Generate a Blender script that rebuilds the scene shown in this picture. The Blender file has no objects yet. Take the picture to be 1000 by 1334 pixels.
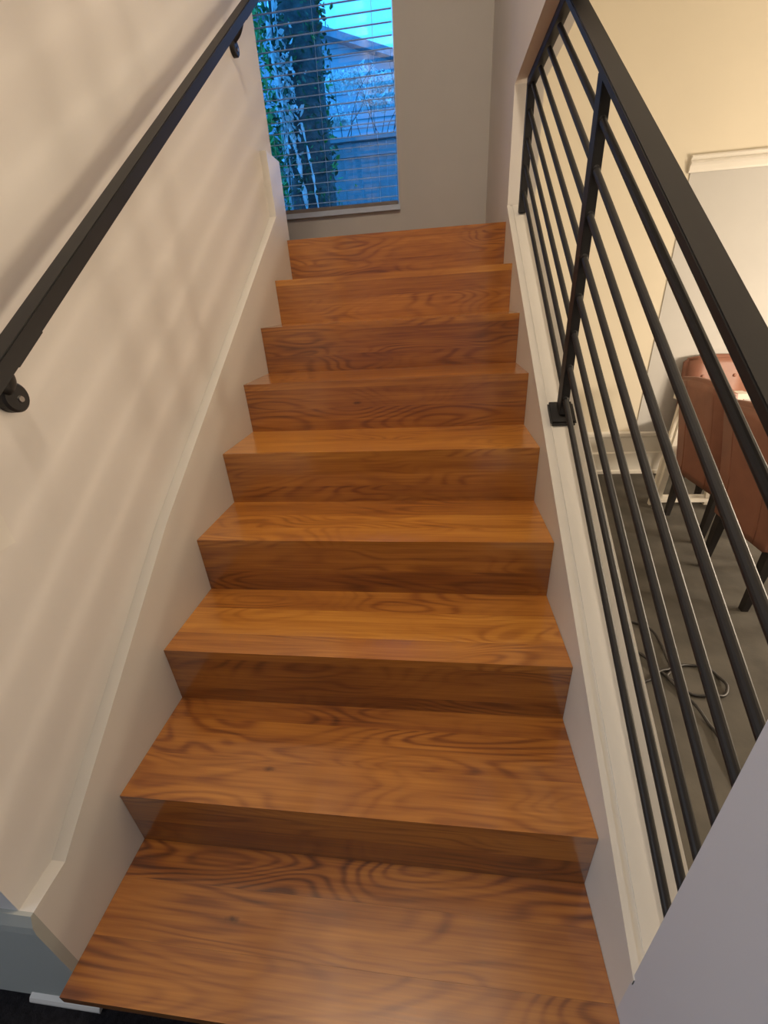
import bpy, bmesh, math, random
from mathutils import Vector, Matrix
random.seed(7)
S = bpy.context.scene
COL = S.collection

# ------------------------------------------------------------------ camera
def make_camera():
    yaw, pit, rol = -0.1398, 0.4649, -0.0653
    cy, sy, cp, sp = math.cos(yaw), math.sin(yaw), math.cos(pit), math.sin(pit)
    f = Vector((sy*cp, cy*cp, -sp)); r = Vector((cy, -sy, 0)); u = r.cross(f)
    c, s = math.cos(rol), math.sin(rol)
    r2 = c*r + s*u; u2 = -s*r + c*u
    cam = bpy.data.cameras.new('camera'); o = bpy.data.objects.new('camera', cam); COL.objects.link(o)
    M = Matrix((( r2.x, u2.x, -f.x, 0.7192), (r2.y, u2.y, -f.y, -0.2245), (r2.z, u2.z, -f.z, 1.1527), (0, 0, 0, 1)))
    o.matrix_world = M
    cam.sensor_fit = 'VERTICAL'; cam.sensor_height = 24.0
    cam.lens = 24.0*548.52/1334.0; cam.clip_start = 0.02; cam.clip_end = 200
    S.camera = o
make_camera()

# ------------------------------------------------------------------ world, lights, exposure
w = bpy.data.worlds.new('sky'); S.world = w; w.use_nodes = True
bg = w.node_tree.nodes['Background']
bg.inputs['Color'].default_value = (0.045, 0.36, 1.0, 1); bg.inputs['Strength'].default_value = 3.1
def lamp(name, kind, loc, power, color, target=None, **k):
    l = bpy.data.lights.new(name, kind); l.energy = power; l.color = color
    for a, b in k.items(): setattr(l, a, b)
    o = bpy.data.objects.new(name, l); COL.objects.link(o); o.location = loc
    if target: o.rotation_euler = (Vector(target)-Vector(loc)).to_track_quat('-Z', 'Y').to_euler()
    return o
WARM = (1.0, 0.83, 0.63)
for k_ in range(3):      # unseen dining lamp right of the frame, split to blur the post shadow
    lamp('dining_lamp_light', 'POINT', (3.8, .90+.44*k_, .76), 74, WARM, shadow_soft_size=0.11)
lamp('dining_fill', 'AREA', (3.3, 1.2, 2.6), 5, WARM, (3.3, 1.2, 0), shape='SQUARE', size=0.6)  # overhead dining fill, its source unseen and guessed
lamp('stairwell_fill', 'AREA', (0.5, 0.26, 3.9), 36, (1.0, 0.83, 0.64), (0.5, 0.9, 0), shape='SQUARE', size=0.35)  # soft fill added to lift the left wall and treads
lamp('hall_cool_fill', 'AREA', (-2.6, -1.3, 1.3), 32, (0.80, 0.87, 1.0), (1.0, -0.3, 0.6), shape='RECTANGLE', size=1.2, size_y=1.6)  # added cool light for the bluish hall; no window stands here
S.view_settings.view_transform = 'Standard'; S.view_settings.look = 'None'
S.view_settings.exposure = 0.0; S.view_settings.gamma = 1.0; S.view_settings.use_curve_mapping = False
S.cycles.use_denoising = True
S.cycles.max_bounces = 8; S.cycles.diffuse_bounces = 5; S.cycles.transparent_max_bounces = 12
S.cycles.sample_clamp_indirect = 6.0

# ------------------------------------------------------------------ numbers of the place (metres)
W = 1.035            # stair width
RI, GO = 0.18, 0.2663
FL = -0.18           # hall and dining floor
YB = 3.10            # far wall face
YJ = 2.12            # end of the curb, jamb of the opening
XO = 1.152           # dining side of the curb
HZ = 1.90            # soffit of the opening
def cz(y): return 0.662*y+0.092       # top of the curb

# ------------------------------------------------------------------ materials
def mat(name, color, rough=0.6, metal=0.0, noise=None, bump=None, spec=0.5, coat=0):
    m = bpy.data.materials.new(name); m.use_nodes = True; N = m.node_tree.nodes; L = m.node_tree.links
    b = N['Principled BSDF']; b.inputs['Base Color'].default_value = (*color, 1)
    b.inputs['Roughness'].default_value = rough; b.inputs['Metallic'].default_value = metal
    b.inputs['Specular IOR Level'].default_value = spec; b.inputs['Coat Weight'].default_value = coat
    tc = N.new('ShaderNodeTexCoord')
    if noise:   # (scale, amount, [second colour])
        n = N.new('ShaderNodeTexNoise'); n.inputs['Scale'].default_value = noise[0]; n.inputs['Detail'].default_value = 5
        L.new(tc.outputs['Object'], n.inputs['Vector'])
        r = N.new('ShaderNodeValToRGB'); r.color_ramp.elements[0].position = 0.3; r.color_ramp.elements[1].position = 0.7
        c2 = noise[2] if len(noise) > 2 else tuple(c*(1-noise[1]) for c in color)
        r.color_ramp.elements[0].color = (*c2, 1); r.color_ramp.elements[1].color = (*color, 1)
        L.new(n.outputs['Fac'], r.inputs['Fac']); L.new(r.outputs['Color'], b.inputs['Base Color'])
    if bump:    # (scale, strength, distance)
        n = N.new('ShaderNodeTexNoise'); n.inputs['Scale'].default_value = bump[0]; n.inputs['Detail'].default_value = 4
        L.new(tc.outputs['Object'], n.inputs['Vector'])
        p = N.new('ShaderNodeBump'); p.inputs['Strength'].default_value = bump[1]; p.inputs['Distance'].default_value = bump[2]
        L.new(n.outputs['Fac'], p.inputs['Height']); L.new(p.outputs['Normal'], b.inputs['Normal'])
    return m

def wood_mat():
    m = bpy.data.materials.new('oiled_fir'); m.use_nodes = True; N = m.node_tree.nodes; L = m.node_tree.links
    b = N['Principled BSDF']
    def math_(op, a, c=None, d=None):
        n = N.new('ShaderNodeMath'); n.operation = op
        for i, v in enumerate((a, c, d)):
            if v is None: continue
            if isinstance(v, (int, float)): n.inputs[i].default_value = v
            else: L.new(v, n.inputs[i])
        return n.outputs[0]
    tc = N.new('ShaderNodeTexCoord'); oi = N.new('ShaderNodeObjectInfo')
    off = N.new('ShaderNodeCombineXYZ'); r10 = math_('MULTIPLY', oi.outputs['Random'], 37.0)
    L.new(r10, off.inputs[0]); L.new(math_('MULTIPLY', oi.outputs['Random'], 91.0), off.inputs[1]); L.new(r10, off.inputs[2])
    add = N.new('ShaderNodeVectorMath'); add.operation = 'ADD'
    L.new(tc.outputs['Object'], add.inputs[0]); L.new(off.outputs[0], add.inputs[1])
    def noise(sc, detail, dist=0.0, rough=0.5):
        mp = N.new('ShaderNodeMapping'); mp.inputs['Scale'].default_value = sc; L.new(add.outputs[0], mp.inputs['Vector'])
        n = N.new('ShaderNodeTexNoise'); n.inputs['Scale'].default_value = 1; n.inputs['Detail'].default_value = detail
        n.inputs['Distortion'].default_value = dist; n.inputs['Roughness'].default_value = rough
        L.new(mp.outputs[0], n.inputs['Vector']); return n.outputs['Fac']
    big = noise((1.5, 6.5, 6.5), 1.5, 0.35)                # growth-ring field -> cathedral figure
    rings = math_('POWER', math_('ADD', math_('MULTIPLY', math_('SINE', math_('MULTIPLY', big, 125.0)), 0.5), 0.5), 2.2)
    # the figure is strong only here and there along the board
    amp = math_('MULTIPLY', math_('SUBTRACT', noise((2.6, 7, 7), 1), 0.42), 3.2)
    amp = math_('MINIMUM', math_('MAXIMUM', amp, 0.10), 0.6)
    fg = N.new('ShaderNodeAttribute'); fg.attribute_type = 'OBJECT'; fg.attribute_name = 'figure'
    amp = math_('ADD', amp, fg.outputs['Fac'])
    fine = noise((5, 190, 190), 4, 0.2)
    mid = noise((1.8, 26, 26), 3, 0.6)
    blot = noise((3, 7, 7), 2)
    v = math_('ADD', math_('MULTIPLY', math_('MULTIPLY', rings, amp), -0.42), 0.66)
    v = math_('ADD', v, math_('MULTIPLY', math_('SUBTRACT', fine, 0.5), 0.55))
    v = math_('ADD', v, math_('MULTIPLY', math_('SUBTRACT', mid, 0.5), 0.62))
    v = math_('ADD', v, math_('MULTIPLY', math_('SUBTRACT', blot, 0.5), 0.32))
    at = N.new('ShaderNodeAttribute'); at.attribute_type = 'OBJECT'; at.attribute_name = 'tone'
    v = math_('ADD', v, at.outputs['Fac'])
    v = math_('ADD', v, math_('MULTIPLY', math_('SUBTRACT', oi.outputs['Random'], 0.5), 0.22))
    ramp = N.new('ShaderNodeValToRGB'); e = ramp.color_ramp.elements
    e[0].position = 0.0; e[0].color = (0.10, 0.026, 0.006, 1)
    e[1].position = 1.0; e[1].color = (0.62, 0.270, 0.042, 1)
    a = e.new(0.35); a.color = (0.26, 0.082, 0.014, 1)
    a = e.new(0.65); a.color = (0.43, 0.160, 0.024, 1)
    L.new(v, ramp.inputs['Fac'])
    # a knot where the board has one (object property)
    kn = N.new('ShaderNodeAttribute'); kn.attribute_type = 'OBJECT'; kn.attribute_name = 'knot'
    dd = N.new('ShaderNodeVectorMath'); dd.operation = 'SUBTRACT'; L.new(tc.outputs['Object'], dd.inputs[0]); L.new(kn.outputs['Vector'], dd.inputs[1])
    wob = noise((60, 60, 60), 2)
    sc = N.new('ShaderNodeVectorMath'); sc.operation = 'MULTIPLY'; L.new(dd.outputs[0], sc.inputs[0]); sc.inputs[1].default_value = (45, 130, 130)
    ln = N.new('ShaderNodeVectorMath'); ln.operation = 'LENGTH'; L.new(sc.outputs[0], ln.inputs[0])
    k = math_('SUBTRACT', 1.35, math_('ADD', ln.outputs['Value'], math_('MULTIPLY', wob, 0.9)))
    k = math_('MINIMUM', math_('MAXIMUM', k, 0), 0.85)
    mx = N.new('ShaderNodeMix'); mx.data_type = 'RGBA'; L.new(k, mx.inputs['Factor'])
    L.new(ramp.outputs['Color'], mx.inputs[6]); mx.inputs[7].default_value = (0.05, 0.012, 0.004, 1)
    L.new(mx.outputs[2], b.inputs['Base Color'])
    L.new(math_('ADD', math_('MULTIPLY', fine, 0.16), 0.25), b.inputs['Roughness'])
    b.inputs['Specular IOR Level'].default_value = 0.5; b.inputs['Coat Weight'].default_value = 1.0; b.inputs['Coat Roughness'].default_value = 0.13; b.inputs['Coat IOR'].default_value = 1.6
    bp = N.new('ShaderNodeBump'); bp.inputs['Strength'].default_value = 0.12; bp.inputs['Distance'].default_value = 0.0006
    L.new(math_('ADD', fine, math_('MULTIPLY', mid, 1.5)), bp.inputs['Height']); L.new(bp.outputs['Normal'], b.inputs['Normal'])
    return m

M_WOOD = wood_mat()
M_WALL = mat('wall_paint', (0.67, 0.635, 0.59), 0.72, noise=(3.0, 0.05), bump=(60, 0.10, 0.002), spec=0.3)
M_BACK = mat('landing_wall_dim', (0.46, 0.44, 0.41), 0.75, noise=(3.0, 0.05), bump=(60, 0.1, 0.002), spec=0.3)  # darker copy of the wall paint, holding this wall's backlit dimness
M_TRIM = mat('trim_paint', (0.68, 0.65, 0.59), 0.42, noise=(5.0, 0.04), bump=(25, 0.06, 0.002))
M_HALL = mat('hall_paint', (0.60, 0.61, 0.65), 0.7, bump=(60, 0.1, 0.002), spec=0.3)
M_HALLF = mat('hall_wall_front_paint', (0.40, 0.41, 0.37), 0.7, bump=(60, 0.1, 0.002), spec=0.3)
M_DIN = mat('dining_wall_paint', (0.66, 0.60, 0.48), 0.75, noise=(2.0, 0.04), bump=(60, 0.08, 0.002), spec=0.3)
M_DINGREY = mat('dining_wall_grey', (0.49, 0.48, 0.46), 0.7, noise=(4.0, 0.05), bump=(30, 0.06, 0.002), spec=0.3)
M_CEIL = mat('ceiling_paint', (0.72, 0.70, 0.66), 0.8, bump=(60, 0.1, 0.002))
M_BLACK = mat('black_steel', (0.011, 0.0095, 0.0095), 0.52, 0.0, noise=(14, 0.2), bump=(220, 0.12, 0.0006), spec=0.4)
M_SCREW = mat('screw_steel', (0.35, 0.33, 0.31), 0.35, 0.9)
M_CARPET = mat('dark_carpet', (0.022, 0.020, 0.022), 0.95, noise=(90, 0.5), bump=(300, 0.6, 0.004), spec=0.1)
M_CONC = mat('grey_dining_floor', (0.105, 0.096, 0.083), 0.8, noise=(7, 0.0, (0.066, 0.061, 0.054)), bump=(120, 0.25, 0.002), spec=0.2)
M_LEATH = mat('terracotta_leather', (0.27, 0.112, 0.070), 0.5, noise=(9, 0.25), bump=(90, 0.2, 0.002))
M_LEG = mat('black_wood', (0.015, 0.012, 0.012), 0.45, noise=(20, 0.3))
M_WHITE = mat('white_lacquer', (0.74, 0.70, 0.62), 0.4, noise=(8, 0.05))
M_CORD = mat('black_rubber', (0.02, 0.018, 0.018), 0.5)
M_SLAT = mat('blind_slat_daylit', (0.42, 0.56, 0.74), 0.45)  # white slats, tinted with the blue of the daylight behind them
def translucent(m, fac):
    N = m.node_tree.nodes; L = m.node_tree.links; t = N.new('ShaderNodeBsdfTranslucent'); t.inputs[0].default_value = (.8, .85, .9, 1)
    x = N.new('ShaderNodeMixShader'); x.inputs[0].default_value = fac
    L.new(N['Principled BSDF'].outputs[0], x.inputs[1]); L.new(t.outputs[0], x.inputs[2]); L.new(x.outputs[0], N['Material Output'].inputs[0])
translucent(M_SLAT, 0.45)
M_RAILB = mat('brown_blind_rail', (0.20, 0.16, 0.14), 0.5, noise=(20, 0.2))
M_SILL = mat('sill_daylit', (0.46, 0.52, 0.62), 0.35, noise=(12, 0.08))  # bluish because reflected daylight is put into the colour
M_BARK = mat('bark', (0.11, 0.10, 0.09), 0.95, noise=(9, 0.5, (0.03, 0.028, 0.025)), bump=(22, 0.8, 0.03))
M_PALE = mat('pale_ivy_stem', (0.75, 0.74, 0.72), 0.8, noise=(18, 0.3))
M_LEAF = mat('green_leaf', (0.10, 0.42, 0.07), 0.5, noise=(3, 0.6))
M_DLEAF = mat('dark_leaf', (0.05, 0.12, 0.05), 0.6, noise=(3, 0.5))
M_LLEAF = mat('dapple_leaf', (0.93, 0.93, 0.90), 0.5, noise=(3, 0.3))  # near white, standing in for bright dapples of light
M_SIDE = mat('house_siding', (0.36, 0.37, 0.40), 0.8, noise=(2, 0.1))
M_ROOF = mat('house_roof', (0.30, 0.30, 0.33), 0.8, noise=(9, 0.3))
M_FENCE = mat('fence_wood', (0.22, 0.23, 0.24), 0.85, noise=(6, 0.3))
M_EARTH = mat('garden_earth', (0.12, 0.12, 0.09), 0.95, noise=(4, 0.4))
def glass_mat():
    m = bpy.data.materials.new('window_glass'); m.use_nodes = True; N = m.node_tree.nodes; L = m.node_tree.links
    N.remove(N['Principled BSDF'])
    t = N.new('ShaderNodeBsdfTransparent'); t.inputs[0].default_value = (0.96, 0.98, 1, 1)
    g = N.new('ShaderNodeBsdfGlossy'); g.inputs['Roughness'].default_value = 0.02
    f = N.new('ShaderNodeFresnel'); f.inputs[0].default_value = 1.45; x = N.new('ShaderNodeMixShader')
    L.new(f.outputs[0], x.inputs[0]); L.new(t.outputs[0], x.inputs[1]); L.new(g.outputs[0], x.inputs[2])
    L.new(x.outputs[0], N['Material Output'].inputs[0]); return m
M_GLASS = glass_mat()

# ------------------------------------------------------------------ helpers
def tag(o, label=None, cat=None, group=None, kind=None):
    if label: o['label'] = label
    if cat: o['category'] = cat
    if group: o['group'] = group
    if kind: o['kind'] = kind
    return o
def empty(name, loc=(0, 0, 0), parent=None, rz=0):
    o = bpy.data.objects.new(name, None); COL.objects.link(o); o.location = loc; o.rotation_euler.z = rz
    o.empty_display_size = 0.05; o.parent = parent
    return o
def obj(name, bm, m, parent=None, loc=(0, 0, 0), smooth=False, bevel=0, seg=2):
    if bevel:
        bmesh.ops.bevel(bm, geom=[e for e in bm.edges if e.calc_face_angle(0) > 0.5], offset=bevel, segments=seg, affect='EDGES', clamp_overlap=True)
    bmesh.ops.recalc_face_normals(bm, faces=bm.faces)
    me = bpy.data.meshes.new(name); bm.to_mesh(me); bm.free(); me.materials.append(m)
    if smooth:
        for p in me.polygons: p.use_smooth = True
    o = bpy.data.objects.new(name, me); COL.objects.link(o); o.location = loc; o.parent = parent
    return o
def struct(name, bm, m, **k): return tag(obj(name, bm, m, **k), kind='structure')
def box(a, b, bm=None):
    bm = bm or bmesh.new(); (x0, y0, z0), (x1, y1, z1) = a, b
    v = [bm.verts.new(p) for p in ((x0,y0,z0),(x1,y0,z0),(x1,y1,z0),(x0,y1,z0),(x0,y0,z1),(x1,y0,z1),(x1,y1,z1),(x0,y1,z1))]
    for f in ((0,3,2,1),(4,5,6,7),(0,1,5,4),(1,2,6,5),(2,3,7,6),(3,0,4,7)): bm.faces.new([v[i] for i in f])
    return bm
def hexa(pts, bm=None):      # 8 points: bottom ring, top ring
    bm = bm or bmesh.new(); v = [bm.verts.new(p) for p in pts]
    for f in ((0,3,2,1),(4,5,6,7),(0,1,5,4),(1,2,6,5),(2,3,7,6),(3,0,4,7)): bm.faces.new([v[i] for i in f])
    return bm
def prism(poly, x0, x1, bm=None):       # polygon in (y, z), extruded along x
    bm = bm or bmesh.new(); a = [bm.verts.new((x0, y, z)) for y, z in poly]; b = [bm.verts.new((x1, y, z)) for y, z in poly]
    n = len(poly); bm.faces.new(a); bm.faces.new(b[::-1])
    for i in range(n): bm.faces.new((a[i], b[i], b[(i+1) % n], a[(i+1) % n]))
    return bm
def prism_xz(poly, y0, y1, bm=None):
    bm = bm or bmesh.new(); a = [bm.verts.new((x, y0, z)) for x, z in poly]; b = [bm.verts.new((x, y1, z)) for x, z in poly]
    n = len(poly); bm.faces.new(a); bm.faces.new(b[::-1])
    for i in range(n): bm.faces.new((a[i], b[i], b[(i+1) % n], a[(i+1) % n]))
    return bm
def bar(p, q, wx, h, bm=None, up=(1, 0, 0)):   # rectangular bar: wx along `up`, h across
    p, q = Vector(p), Vector(q); d = (q-p).normalized(); a = Vector(up); a = (a-a.dot(d)*d).normalized(); c = d.cross(a)
    a = a*wx/2; c = c*h/2
    return hexa([p-a-c, p+a-c, p+a+c, p-a+c, q-a-c, q+a-c, q+a+c, q-a+c], bm)
def tube(pts, r, bm=None, n=10, cap=True):
    bm = bm or bmesh.new(); pts = [Vector(p) for p in pts]; rs = r if isinstance(r, (list, tuple)) else [r]*len(pts)
    rings = []; prev = None
    for i, p in enumerate(pts):
        d = (pts[min(i+1, len(pts)-1)]-pts[max(i-1, 0)]).normalized()
        a = prev if prev else (Vector((0, 0, 1)) if abs(d.z) < .9 else Vector((1, 0, 0)))
        a = (a-a.dot(d)*d).normalized(); prev = a; c = d.cross(a)
        rings.append([bm.verts.new(p+(a*math.cos(t)+c*math.sin(t))*rs[i]) for t in [2*math.pi*k/n for k in range(n)]])
    for A, B in zip(rings, rings[1:]):
        for k in range(n): bm.faces.new((A[k], A[(k+1) % n], B[(k+1) % n], B[k]))
    if cap: bm.faces.new(rings[0][::-1]); bm.faces.new(rings[-1])
    return bm
def smooth_path(P, k=6):
    P = [Vector(p) for p in P]; out = []
    for i in range(len(P)-1):
        a, b, c, d = P[max(i-1, 0)], P[i], P[i+1], P[min(i+2, len(P)-1)]
        for j in range(k):
            t = j/k; out.append(0.5*((2*b)+(c-a)*t+(2*a-5*b+4*c-d)*t*t+(3*b-a-3*c+d)*t**3))
    return out+[P[-1]]

# ------------------------------------------------------------------ the setting
# left stair wall with its skirting board
struct('wall_left', box((-.18, .05, FL), (-.03, 2.175, 4.1)), M_WALL)
sk = [(.05, FL), (2.175, FL), (2.175, 1.752), (2.005, 1.752), (2.015, 1.520), (1.286, 1.038), (.70, .655), (.372, .402), (.20, .272), (.125, .214), (.05, .210)]
struct('baseboard_left', prism(sk, -.03, 0.0), M_TRIM, bevel=.004)
# wall facing the hall, left of the stairs
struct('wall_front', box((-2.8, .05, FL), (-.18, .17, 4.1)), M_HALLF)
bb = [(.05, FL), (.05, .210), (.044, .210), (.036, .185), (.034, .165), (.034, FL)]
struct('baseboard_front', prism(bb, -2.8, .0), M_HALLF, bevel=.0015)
struct('trim_1', prism([(.034, FL), (.034, FL+.016), (.026, FL+.013), (.022, FL+.006), (.022, FL)], -.17, -.001), M_TRIM)
struct('wall_far_left', box((-1.6, .17, FL), (-1.5, YB, 4.1)), M_WALL)
struct('wall_hall_left', box((-2.9, -2.2, FL), (-2.8, .17, 2.6)), M_HALL)
struct('wall_hall_back', box((-2.9, -2.3, FL), (5.1, -2.2, 2.75)), M_HALL)
struct('wall_header', box((-2.8, -.10, 2.5), (W, .05, 4.1)), M_HALL)
# right of the stairs: near wall, curb, header and landing wall are one plane
struct('wall_right', box((W, -2.2, FL), (XO, .085, 4.1)), M_HALL)
struct('wall_right_landing', box((W, YJ, FL), (XO, YB, 4.1)), M_WALL)
struct('wall_right_header', box((W, .085, HZ), (XO, YJ, 4.1)), M_WALL)
lip = .016
struct('wall_curb', prism([(.085, FL), (YJ, FL), (YJ, cz(YJ)-.014), (.085, cz(.085)-.014)], W, XO), M_TRIM)
# moulded cap of the curb: inner bead, two flat steps, outer bead
def slope_board(x0, x1, d0, d1, y0=.080, y1=YJ):
    return prism([(y0, cz(y0)+d0), (y1, cz(y1)+d0), (y1, cz(y1)+d1), (y0, cz(y0)+d1)], x0, x1)
cap = empty('trim_2'); tag(cap, kind='structure')
obj('cap_board', slope_board(W-.0015, XO+.004, -.014, .0), M_TRIM, cap, bevel=.003)
obj('inner_bead', slope_board(W-.0025, W+.010, -.012, .004), M_TRIM, cap, bevel=.004)
obj('raised_strip', slope_board(W+.022, XO-.006, .0, .0035), M_TRIM, cap, bevel=.0015)
# far wall with the window hole
WX0, WX1, WZ0, WZ1 = -.46, .484, 1.700, 3.40
bm = box((-1.6, YB, FL), (WX0, YB+.15, 4.1)); box((WX0, YB, FL), (WX1, YB+.15, WZ0), bm)
box((WX0, YB, WZ1), (WX1, YB+.15, 4.1), bm); box((WX1, YB, FL), (XO, YB+.15, 4.1), bm)
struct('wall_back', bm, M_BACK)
struct('wall_dining_back', box((XO, YB, FL), (5.0, YB+.15, 2.75)), M_DIN)
struct('wall_dining_right', box((5.0, -2.2, FL), (5.1, YB+.15, 2.75)), M_DIN)
struct('ceiling', box((-1.6, .05, 4.1), (XO, YB+.15, 4.2)), M_CEIL)
struct('ceiling_hall', box((-2.9, -2.3, 2.5), (W, -.10, 2.6)), M_CEIL)
struct('ceiling_dining', box((XO, -2.3, 2.75), (5.1, YB+.15, 2.85)), M_CEIL)
struct('floor_hall', box((-2.9, -2.3, FL-.1), (XO-.1, YB, FL)), M_CARPET)
struct('floor_dining', box((XO-.1, -2.3, FL-.1), (5.1, YB, FL)), M_CONC)
struct('baseboard_dining', prism([(YB, FL), (YB, FL+.335), (YB-.018, FL+.322), (YB-.018, FL+.30), (YB-.012, FL+.285), (YB-.012, FL+.175),
       (YB-.022, FL+.165), (YB-.022, FL+.03), (YB-.034, FL+.02), (YB-.034, FL)], XO, 5.0), M_TRIM, bevel=.0015)
# greyer thin slab on the same wall, under a picture rail
struct('wall_dining_slab', box((2.215, YB-.006, FL+.33), (5.0, YB, 1.725)), M_DINGREY, bevel=.003)
struct('trim_3', prism([(YB, 1.72), (YB, 1.802), (YB-.020, 1.802), (YB-.026, 1.794), (YB-.020, 1.786), (YB-.012, 1.780), (YB-.024, 1.772),
       (YB-.030, 1.762), (YB-.020, 1.752), (YB-.018, 1.728), (YB-.014, 1.72)], 2.20, 5.0), M_TRIM)
# window
win = empty('window_1', (0, YB, WZ0)); tag(win, kind='structure')
def wobj(name, a, b, m, bev=.002, par=win):
    a = (a[0], a[1]-YB, a[2]-WZ0); b = (b[0], b[1]-YB, b[2]-WZ0)
    return obj(name, box(a, b), m, par, bevel=bev)
fy0, fy1 = YB+.085, YB+.125
for a, b in (((WX0, fy0, WZ0), (WX0+.03, fy1, WZ1)), ((WX1-.012, fy0, WZ0), (WX1, fy1, WZ1)),
             ((WX0+.03, fy0, WZ0), (WX1-.012, fy1, WZ0+.028)), ((WX0+.03, fy0, WZ1-.03), (WX1-.012, fy1, WZ1))):
    wobj('window_frame', a, b, M_SILL)
wobj('window_pane', (WX0+.03, YB+.100, WZ0+.028), (WX1-.012, YB+.104, WZ1-.03), M_GLASS, 0)
wobj('window_sill', (WX0-.01, YB-.022, WZ0-.028), (WX1+.004, YB+.085, WZ0), M_SILL, .003)

# ------------------------------------------------------------------ the staircase
stair = empty('staircase', (W/2, 0, FL))
tag(stair, 'orange brown varnished wooden staircase of closed treads and risers rising to the landing', 'stairs')
def sobj(name, a, b, par, tone=0, knot=None, bev=.0012, figure=0.0):
    c = [(a[i]+b[i])/2 for i in range(3)]
    bm = box([a[i]-c[i] for i in range(3)], [b[i]-c[i] for i in range(3)])
    o = obj(name, bm, M_WOOD, par, bevel=bev, seg=2)
    p = par.matrix_basis.translation
    o.location = (c[0]-p.x-stair.location.x, c[1]-p.y-stair.location.y, c[2]-p.z-stair.location.z)
    o['tone'] = float(tone); o['figure'] = float(figure)
    if knot: o['knot'] = (float(knot[0]-c[0]), float(knot[1]-c[1]), float(knot[2]-c[2]))
    else: o['knot'] = (9.0, 9.0, 9.0)
    return o
TT = .024
X0, X1 = .0006, W-.0006
tread_plan = {   # board edges from the nosing backwards (share of the going), tones
 0: ([0, .34, .72, 1], [-.20, -.15, -.28]), 1: ([0, .40, .78, 1], [.02, -.02, -.24]), 2: ([0, .26, .66, 1], [.10, .20, .04]),  # bottom tread's tone lowered to carry its dimmer light
 3: ([0, .30, .62, 1], [.10, .16, -.16]), 4: ([0, .42, 1], [.04, -.02]), 5: ([0, .5, 1], [.04, 0]), 6: ([0, .5, 1], [.02, 0]), 7: ([0, .5, 1], [0, 0]),
}
knots = {('t', 0): (.286, .141, 0), ('t', 1): (.324, .352, RI), ('r', 5): (.426, 5*GO, .819)}
for k in range(9):
    y, z = k*GO, k*RI
    if k < 8:
        t = empty('tread', (0, y, z), stair); edges, tones = tread_plan[k]
        for i in range(len(edges)-1):
            ya, yb = y+edges[i]*GO, y+edges[i+1]*GO
            if k == 0 and i == 0: ya = y
            kn = knots.get(('t', k)); kn = kn if kn and ya <= kn[1] < yb else None
            back = -.018 if i == len(edges)-2 else 0
            sobj('plank', (X0, ya+.0001, z-TT), (X1, yb-.0001-back, z), t, tones[i], kn, .0018 if i == 0 else .0004, {(0, 2): .38, (1, 1): .22, (1, 0): .12, (0, 0): .2}.get((k, i), 0))
    else:
        t = empty('landing_floor', (0, y, z), stair)
        x0s = -1.5
        sobj('plank', (X0, y, z-TT), (X1, 2.18, z), t, -.12)
        n = 0; ya = 2.1805
        while ya < YB-.01:
            yb = min(ya+.115, YB-.001); sobj('plank', (x0s+.001, ya, z-TT), (X1, yb-.0006, z), t, random.uniform(-.08, .08)); ya = yb; n += 1
    r = empty('riser', (0, y, z), stair)
    yr = y+.034 if k == 0 else y+.0004
    split = {7: .40, 5: .47, 4: .62, 3: .5, 2: .7, 6: .58, 8: .55, 1: .45, 0: .5}[k]
    zt, zb = z-TT-.0001, z-RI+.0001
    zs = zt-(zt-zb)*split
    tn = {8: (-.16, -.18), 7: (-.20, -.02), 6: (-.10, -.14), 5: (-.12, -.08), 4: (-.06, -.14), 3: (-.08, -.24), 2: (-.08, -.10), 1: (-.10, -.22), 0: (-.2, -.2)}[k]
    kn = knots.get(('r', k))
    sobj('plank', (X0, yr, zs+.0001), (X1, yr+.02, zt), r, tn[0], kn if kn and kn[2] > zs else None, .0004)
    sobj('plank', (X0, yr, zb), (X1, yr+.02, zs-.0001), r, tn[1], kn if kn and kn[2] <= zs else None, .0004)

# ------------------------------------------------------------------ right balustrade
XR = 1.09
rail = empty('stair_railing', (XR, 1.083, cz(1.083)+.004))
tag(rail, 'black steel railing with eight sloping bars standing on the white curb right of the stairs', 'railing')
RO = rail.location.copy()
def robj(name, bm, m=M_BLACK, par=rail, **k):
    bmesh.ops.translate(bm, verts=bm.verts, vec=-RO); return obj(name, bm, m, par, **k)
SB = .676
yE = 2.055
for i in range(8):
    s = .765-.0885*i
    y1 = yE-.01; z1 = s+SB*y1
    if z1 > HZ-.04: y1 = (HZ-.04-s)/SB; z1 = HZ-.04
    y0 = .088
    robj('bar', tube([(XR, y0, s+SB*y0), (XR, y1, z1)], .0078, n=14), smooth=False)
sT = lambda y: .70*y+.838
y0 = .088; y1 = (HZ-.006-sT(0))/.70
robj('top_rail', bar((XR, y0, sT(y0)-.008), (XR, y1, sT(y1)-.008), .044, .016), bevel=.002)
def post(y, ztop, plate=True):
    p = robj('post', bar((XR, y, cz(y)+.012), (XR, y, ztop), .023, .042), bevel=.0015)
    if plate:
        a = cz(y)+.003
        q = bmesh.new(); h = .037
        q = prism([(y-h, cz(y-h)+.004), (y+h, cz(y+h)+.004), (y+h, cz(y+h)+.017), (y-h, cz(y-h)+.017)], XR-h, XR+h)
        b = robj('base_plate', q, bevel=.006)
    return p
post(1.083, sT(1.083)-.018)
robj('end_post', bar((XR, yE, cz(yE)+.004), (XR, yE, HZ-.02), .030, .030), bevel=.0015)
robj('soffit_bar', bar((XR, 1.40, HZ-.018), (XR, yE+.015, HZ-.018), .030, .030), bevel=.0015)
for i in range(8):
    s = .765-.0885*i; z = s+SB*1.083
    robj('weld', tube([(XR, 1.083-.024, z-.023*SB), (XR, 1.083+.023, z+.023*SB)], .0088, n=12), smooth=True)

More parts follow.
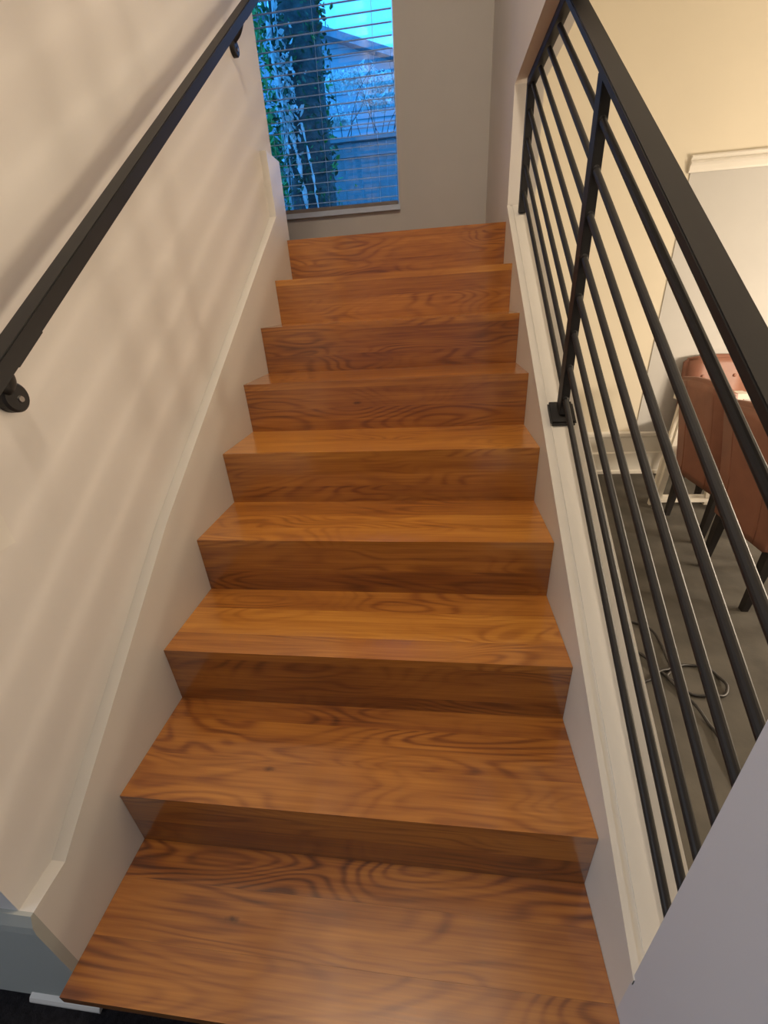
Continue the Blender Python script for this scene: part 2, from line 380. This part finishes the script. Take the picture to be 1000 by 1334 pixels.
# ------------------------------------------------------------------ left handrail
hl = lambda y: .69*y+.841
hr = empty('handrail', (-.03, .47, hl(.47)))
tag(hr, 'black flat steel handrail running up the plain left wall on brackets', 'handrail')
HO = hr.location.copy()
def hobj(name, bm, m=M_BLACK, par=hr, off=Vector((0, 0, 0)), **k):
    bmesh.ops.translate(bm, verts=bm.verts, vec=-HO); return obj(name, bm, m, par, **k)
XH = .042
hobj('rail', bar((XH, .12, hl(.12)-.0165), (XH, 2.25, hl(2.25)-.0165), .036, .027), bevel=.002)
for yb_ in (.450, 1.87):
    zp = hl(yb_)-.113
    br = hobj('bracket', tube(smooth_path([(-.018, yb_-.010, zp+.012), (XH-.030, yb_-.024, zp+.026), (XH-.010, yb_-.040, zp+.042), (XH-.004, yb_-.050, hl(yb_-.050)-.03)], 5), .009, n=10), smooth=True)
    pl = hobj('wall_plate', tube([(-.029, yb_, zp), (-.014, yb_, zp), (-.010, yb_, zp)], [.026, .026, .022], n=28))
    sc_ = hobj('screw', tube([(-.010, yb_+.004, zp-.004), (-.007, yb_+.004, zp-.004)], [.006, .005], n=12), M_SCREW)
    hobj('saddle_plate', bar((XH, yb_-.035, hl(yb_-.035)-.035), (XH, yb_+.035, hl(yb_+.035)-.035), .024, .006), bevel=.001)

sw = empty('light_switch', (-.03, .30, .865)); tag(sw, 'white light switch plate on the left wall at the frame edge below the handrail', 'light switch')
obj('plate', box((0, -.042, -.058), (.006, .042, .058)), M_TRIM, sw, bevel=.002)
obj('rocker', box((.006, -.016, -.032), (.009, .016, .032)), M_TRIM, sw, bevel=.001)

# ------------------------------------------------------------------ window blind
bl = empty('venetian_blind', (0, YB+.045, WZ0))
tag(bl, 'open white venetian blind of thin slats hanging in the tall landing window', 'blind')
def bobj(name, bm, m, **k):
    bmesh.ops.translate(bm, verts=bm.verts, vec=-bl.location); return obj(name, bm, m, bl, **k)
YS = YB+.045; ct, st_ = math.cos(math.radians(13)), math.sin(math.radians(13))
slat_me = None
for i in range(30):
    z = 1.755+.0535*i
    if slat_me is None:
        bm = bmesh.new(); n = 5; hw = .0125
        top = []; bot = []
        for j in range(n):
            u = -1+2*j/(n-1); yy = u*hw; zz = .0016*(1-u*u)
            y_, z_ = yy*ct-zz*st_, yy*st_+zz*ct
            top.append((y_, z_+.0016)); bot.append((y_, z_-.0010))
        bm = prism(top+bot[::-1], WX0+.01, WX1-.014)
        o = obj('slat', bm, M_SLAT, bl); slat_me = o.data
    else:
        o = bpy.data.objects.new('slat', slat_me); COL.objects.link(o); o.parent = bl
    o.location = (0, 0, z-WZ0)
bobj('bottom_rail', box((WX0+.008, YS-.016, WZ0+.002), (WX1-.012, YS+.016, WZ0+.030)), M_RAILB, bevel=.003)
bobj('head_rail', box((WX0+.008, YS-.03, WZ1-.045), (WX1-.012, YS+.03, WZ1-.001)), M_SLAT, bevel=.003)
for x in (-.30, .02, .36):
    bobj('ladder_cord', tube([(x, YS-.0135, WZ0+.02), (x, YS-.0135, WZ1-.04)], .0010, n=6), M_SLAT)

# ------------------------------------------------------------------ dining chairs, built facing +x, back towards -x, base at the rear legs
def cushion(a, b, r=.02, nx=6, ny=8, nz=6, puff=.012):
    bm = box(a, b)
    bmesh.ops.bevel(bm, geom=list(bm.edges), offset=r, segments=3, affect='EDGES')
    return bm
def chair(loc, rz, label, buttons=False, lean=.10, sh=0):
    t = empty('dining_chair', loc, None, rz); tag(t, label, 'chair', 'terracotta leather dining chairs')
    h = .875
    # seat
    bm = cushion((.015, -.215, .335), (.43, .215, .455), .022)
    obj('seat', bm, M_LEATH, t, smooth=True)
    # backrest: leaning upholstered slab, rounded top, slightly wider at the top
    bm = cushion((-.055, -.205, .29), (.012, .205, h), .020)
    for e in range(2): bmesh.ops.subdivide_edges(bm, edges=[e for e in bm.edges if e.calc_length() > .12], cuts=3, use_grid_fill=True)
    for v in bm.verts:
        u = (v.co.z-.31)/(h-.31); v.co.x -= lean*max(u, 0)**1.3; v.co.y *= 1+.05*u; v.co.z -= .02*(v.co.y/.21)**2*max(u, 0)
    bk = obj('backrest', bm, M_LEATH, t, smooth=True)
    def bx(z, off): u = (z-.31)/(h-.31); return -lean*max(u, 0)**1.3+off
    for sgn in (-1, 1):        # vertical seams on the rear face
        obj('seam', tube([(bx(z, -.0555), sgn*.115*(1+.05*(z-.31)/.56), z) for z in [.31+.54*i/8 for i in range(9)]], .003, n=6), M_LEATH, bk, smooth=True)
    if buttons:
        for zz in (.74, .60):
            for yy in (-.10, 0, .10):
                q = bmesh.new(); bmesh.ops.create_uvsphere(q, u_segments=12, v_segments=8, radius=.011)
                for v in q.verts: v.co.x *= .5
                obj('button', q, M_LEATH, bk, (bx(zz, .014), yy+(.05 if zz < .7 else 0), zz), smooth=True)
    for (x, y, sx) in ((-.015, -.175, -.02), (-.015, .175, -.02), (.39, -.175, .01), (.39, .175, .01)):
        a, b = .021, .013
        obj('leg', hexa([(x+sx-b, y-b, 0), (x+sx+b, y-b, 0), (x+sx+b, y+b, 0), (x+sx-b, y+b, 0), (x-a, y-a, .345), (x+a, y-a, .345), (x+a, y+a, .345), (x-a, y+a, .345)]), M_LEG, t, bevel=.003)
    return t
chair((2.22, 2.185, FL), 0.03, 'terracotta leather dining chair seen from behind, beside the white trestle table')
chair((2.12, 1.60, FL), -0.03, 'terracotta leather dining chair seen from behind, nearest the railing bars')
chair((2.63, 2.965, FL), -math.pi/2, 'terracotta dining chair with buttoned front against the pale wall', True, lean=.06)

# white trestle table
tb = empty('trestle_table', (2.32, 2.485, FL)); tag(tb, 'small white trestle side table with splayed legs behind the chairs', 'table')
H = .735
for y in (-.026, .026):
    for sgn in (-1, 1):
        obj('leg', hexa([(sgn*.170-.016, y*1.15-.012, 0), (sgn*.170+.016, y*1.15-.012, 0), (sgn*.170+.016, y*1.15+.012, 0), (sgn*.170-.016, y*1.15+.012, 0),
             (sgn*.150-.022-.02*sgn, y-.012, H-.03), (sgn*.150+.022-.02*sgn, y-.012, H-.03), (sgn*.150+.022-.02*sgn, y+.012, H-.03), (sgn*.150-.022-.02*sgn, y+.012, H-.03)]), M_WHITE, tb, bevel=.003)
    # arched apron
    poly = [(-.13, H-.03), (.13, H-.03)]+[(.13-.26*i/12, H-.22+.15*math.sin(math.pi*i/12)**.7) for i in range(13)]
    obj('apron', prism_xz(poly, y-.009, y+.009), M_WHITE, tb)
    obj('stretcher', box((-.16, y*1.13-.008, .045), (.16, y*1.13+.008, .068)), M_WHITE, tb, bevel=.002)
obj('tabletop', box((-.185, -.043, H-.03), (.185, .043, H)), M_WHITE, tb, bevel=.006)

# black cord lying in loops on the dining floor
zc = FL+.006
runs = [[(1.30, 1.40), (1.45, 1.36), (1.566, 1.321), (1.624, 1.27), (1.632, 1.19), (1.614, 1.098), (1.608, 1.059), (1.56, 1.037), (1.491, .99), (1.40, 1.0), (1.36, 1.12), (1.43, 1.2),
         (1.521, 1.141), (1.542, 1.094), (1.569, 1.034), (1.594, .982), (1.625, .94), (1.686, .934), (1.732, .94), (1.761, .975), (1.763, 1.017), (1.748, 1.052), (1.706, 1.076), (1.658, 1.073),
         (1.60, 1.04), (1.575, 1.01), (1.59, .96), (1.609, .90), (1.618, .834), (1.622, .77), (1.60, .6), (1.50, .35)]]
bm = tube([(p.x, p.y, zc+.006*math.sin(i*.31)**2) for i, p in enumerate(smooth_path([(x, y, 0) for x, y in runs[0]], 5))], .0055, n=8)
tag(obj('power_cord', bm, M_CORD, smooth=True), 'thin black power cord looped loosely on the grey dining floor', 'cord')

# ------------------------------------------------------------------ outside the window
struct('ground', box((-14, YB+.15, -.5), (14, 30, -.4)), M_EARTH)
tr = empty('ivy_tree', (-.66, 5.5, -.4)); tag(tr, 'thick ivy-covered tree trunk standing just outside the window', 'tree')
bm = bmesh.new(); n = 28; rings = []
import mathutils.noise as mn
for i in range(60):
    z = i*.12; ring = []
    r0 = .235+.05*math.exp(-z/1.2)
    for k in range(n):
        a = 2*math.pi*k/n; p = Vector((math.cos(a), math.sin(a), z*.6))
        r = r0*(1+.16*mn.noise(p*1.6)+.07*mn.noise(Vector((p.x*5, p.y*5, z*1.5))))
        ring.append(bm.verts.new((r*math.cos(a)-.0*z, r*math.sin(a), z)))
    rings.append(ring)
for A, B in zip(rings, rings[1:]):
    for k in range(n): bm.faces.new((A[k], A[(k+1) % n], B[(k+1) % n], B[k]))
obj('trunk', bm, M_BARK, tr, smooth=True)
rnd = random.Random(3)
main = smooth_path([(-.20, 4.6, 0), (-.21, 4.1, 0), (-.19, 3.7, 0), (-.15, 3.45, 0), (-.07, 3.05, 0), (-.02, 2.65, 0), (.0, 2.2, 0)], 6)
obj('ivy_stem', tube([(p.x, -math.sqrt(.272**2-p.x**2), p.y) for p in main], [.020+.012*math.sin(i*1.7) for i in range(len(main))], n=8), M_PALE, tr, smooth=True)
main = smooth_path([(.03, 3.2, 0), (.08, 2.85, 0), (.10, 2.62, 0), (.12, 2.3, 0)], 6)
obj('ivy_stem', tube([(p.x, -math.sqrt(.272**2-p.x**2), p.y) for p in main], [.012+.006*math.sin(i*1.7) for i in range(len(main))], n=8), M_PALE, tr, smooth=True)
for j in range(5):       # thin ivy stems climbing the trunk
    a = -math.pi/2+rnd.uniform(-1.2, 1.2); pts = []
    for i in range(40):
        z = 1.5+i*.12; a += rnd.uniform(-.10, .10); pts.append((.262*math.cos(a), .262*math.sin(a), z))
    rr = rnd.choice((.004, .006, .009))
    obj('ivy_stem', tube(pts, [rr*(.6+.8*rnd.random()) for _ in pts], n=6), M_PALE, tr, smooth=True)
def leaves(n, gen, size, seed):
    rn = random.Random(seed); bm = bmesh.new()
    for _ in range(n):
        c = gen(rn); d = Vector((rn.uniform(-1, 1), rn.uniform(-1, 1), rn.uniform(-1, 1))).normalized()
        e = d.orthogonal().normalized(); e.rotate(Matrix.Rotation(rn.uniform(0, 6.28), 3, d)); f = d.cross(e); s = size*rn.uniform(.5, 1.4)
        v = [bm.verts.new(c+e*s*x+f*s*y+d*s*z) for x, y, z in ((-1, 0, 0), (-.2, .5, .12), (.4, .42, .1), (1.1, 0, -.1), (.4, -.42, .1), (-.2, -.5, .12))]
        bm.faces.new(v[:4]); bm.faces.new([v[0], v[3], v[4], v[5]])
    return bm
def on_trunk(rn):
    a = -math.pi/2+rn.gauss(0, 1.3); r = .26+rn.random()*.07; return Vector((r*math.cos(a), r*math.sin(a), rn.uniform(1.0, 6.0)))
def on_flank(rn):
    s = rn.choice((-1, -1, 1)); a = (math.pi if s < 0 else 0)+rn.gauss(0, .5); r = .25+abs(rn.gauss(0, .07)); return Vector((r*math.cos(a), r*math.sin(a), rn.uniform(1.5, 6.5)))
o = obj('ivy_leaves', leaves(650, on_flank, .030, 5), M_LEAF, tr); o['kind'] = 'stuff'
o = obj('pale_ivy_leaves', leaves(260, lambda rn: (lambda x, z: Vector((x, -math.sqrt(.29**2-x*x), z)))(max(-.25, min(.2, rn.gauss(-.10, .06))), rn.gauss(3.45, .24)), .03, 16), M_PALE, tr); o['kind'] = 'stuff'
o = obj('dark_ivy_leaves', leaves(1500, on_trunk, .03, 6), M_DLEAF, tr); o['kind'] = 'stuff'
# green bush left of the trunk
bush = empty('garden_bush', (-1.66, 6.9, -.4)); tag(bush, 'green leafy bush showing at the left edge of the window', 'bush')
obj('stem', tube([(0, 0, 0), (.05, .02, 2), (-.02, 0, 5.4)], [.04, .03, .01], n=8), M_BARK, bush, smooth=True)
o = obj('foliage', leaves(2600, lambda rn: Vector((rn.gauss(0, .24), rn.gauss(0, .10), rn.uniform(1.6, 6.2))), .05, 8), M_LEAF, bush); o['kind'] = 'stuff'
# board fence
fn = empty('board_fence', (-1, 9, -.4)); tag(fn, 'weathered board fence with a cap rail behind the tree', 'fence')
me = None
for i in range(26):
    if me is None:
        o = obj('fence_board', box((-.072, 0, 0), (.072, .02, 4.0)), M_FENCE, fn, bevel=.003); me = o.data
    else:
        o = bpy.data.objects.new('fence_board', me); COL.objects.link(o); o.parent = fn
    o.location = (-1.9+i*.15, 0, random.uniform(-.01, .01))
obj('cap_rail', box((-2.0, -.06, 4.01), (2.0, .08, 4.07)), M_FENCE, fn, bevel=.004)
obj('lower_rail', box((-2.0, -.03, 3.80), (2.0, 0, 3.88)), M_FENCE, fn, bevel=.004)
# neighbouring house
hs = empty('neighbour_house', (-2, 13, -.4)); tag(hs, 'pale neighbouring house with sloping gable roof beyond the fence', 'house')
for i in range(36):      # lapped siding boards
    z = 2.6+i*.16; 
    hi = min(2.7, (7.80-z)/.335-2.35)     # right end of the board follows the roof slope
    if hi < -3.4: break
    obj('siding_board', prism([(0, z), (-.03, z), (-.008, z+.16), (0, z+.16)], -4.0, hi), M_SIDE, hs)
obj('gable_wall', prism_xz([(-4, 0), (2.7, 0), (2.7, 6.05), (-2.6, 7.82), (-4, 7.35)], .001, 4), M_SIDE, hs)
rf = obj('roof', prism_xz([(-2.6, 7.87), (3.05, 5.98), (3.05, 6.12), (-2.6, 8.01)], -.25, 4.2), M_ROOF, hs)
# shrub with bare twigs; its white leaves imitate bright patches of light
sh = empty('dappled_shrub', (-.5, 9.7, -.4)); tag(sh, 'shrub with bare dark twigs and white leaves painted as light dapples between fence and house', 'shrub')
rnd = random.Random(11)
for j in range(16):
    p = Vector((rnd.uniform(-.8, .7), rnd.uniform(-.2, .2), 3.4)); d = Vector((rnd.uniform(-.5, .6), 0, 1)); pts = [Vector((0, 0, .2)), p]
    for i in range(9):
        d = (d+Vector((rnd.uniform(-.35, .35), rnd.uniform(-.1, .1), rnd.uniform(-.1, .2)))).normalized(); p = p+d*.22; pts.append(p.copy())
    obj('twig', tube(pts, [.016]+[.012-.001*i for i in range(len(pts)-1)], n=5), M_BARK, sh)
cl = [(rnd.uniform(-.9, .7), rnd.uniform(4.15, 5.15), rnd.uniform(.07, .20)) for _ in range(17)]
def pale(rn):
    c = rn.choice(cl); return Vector((c[0]+rn.gauss(0, c[2]*1.3), rn.uniform(-.1, .3), c[1]+rn.gauss(0, c[2]*.28)))
o = obj('dapple_leaves', leaves(2600, pale, .036, 9), M_LLEAF, sh); o['kind'] = 'stuff'
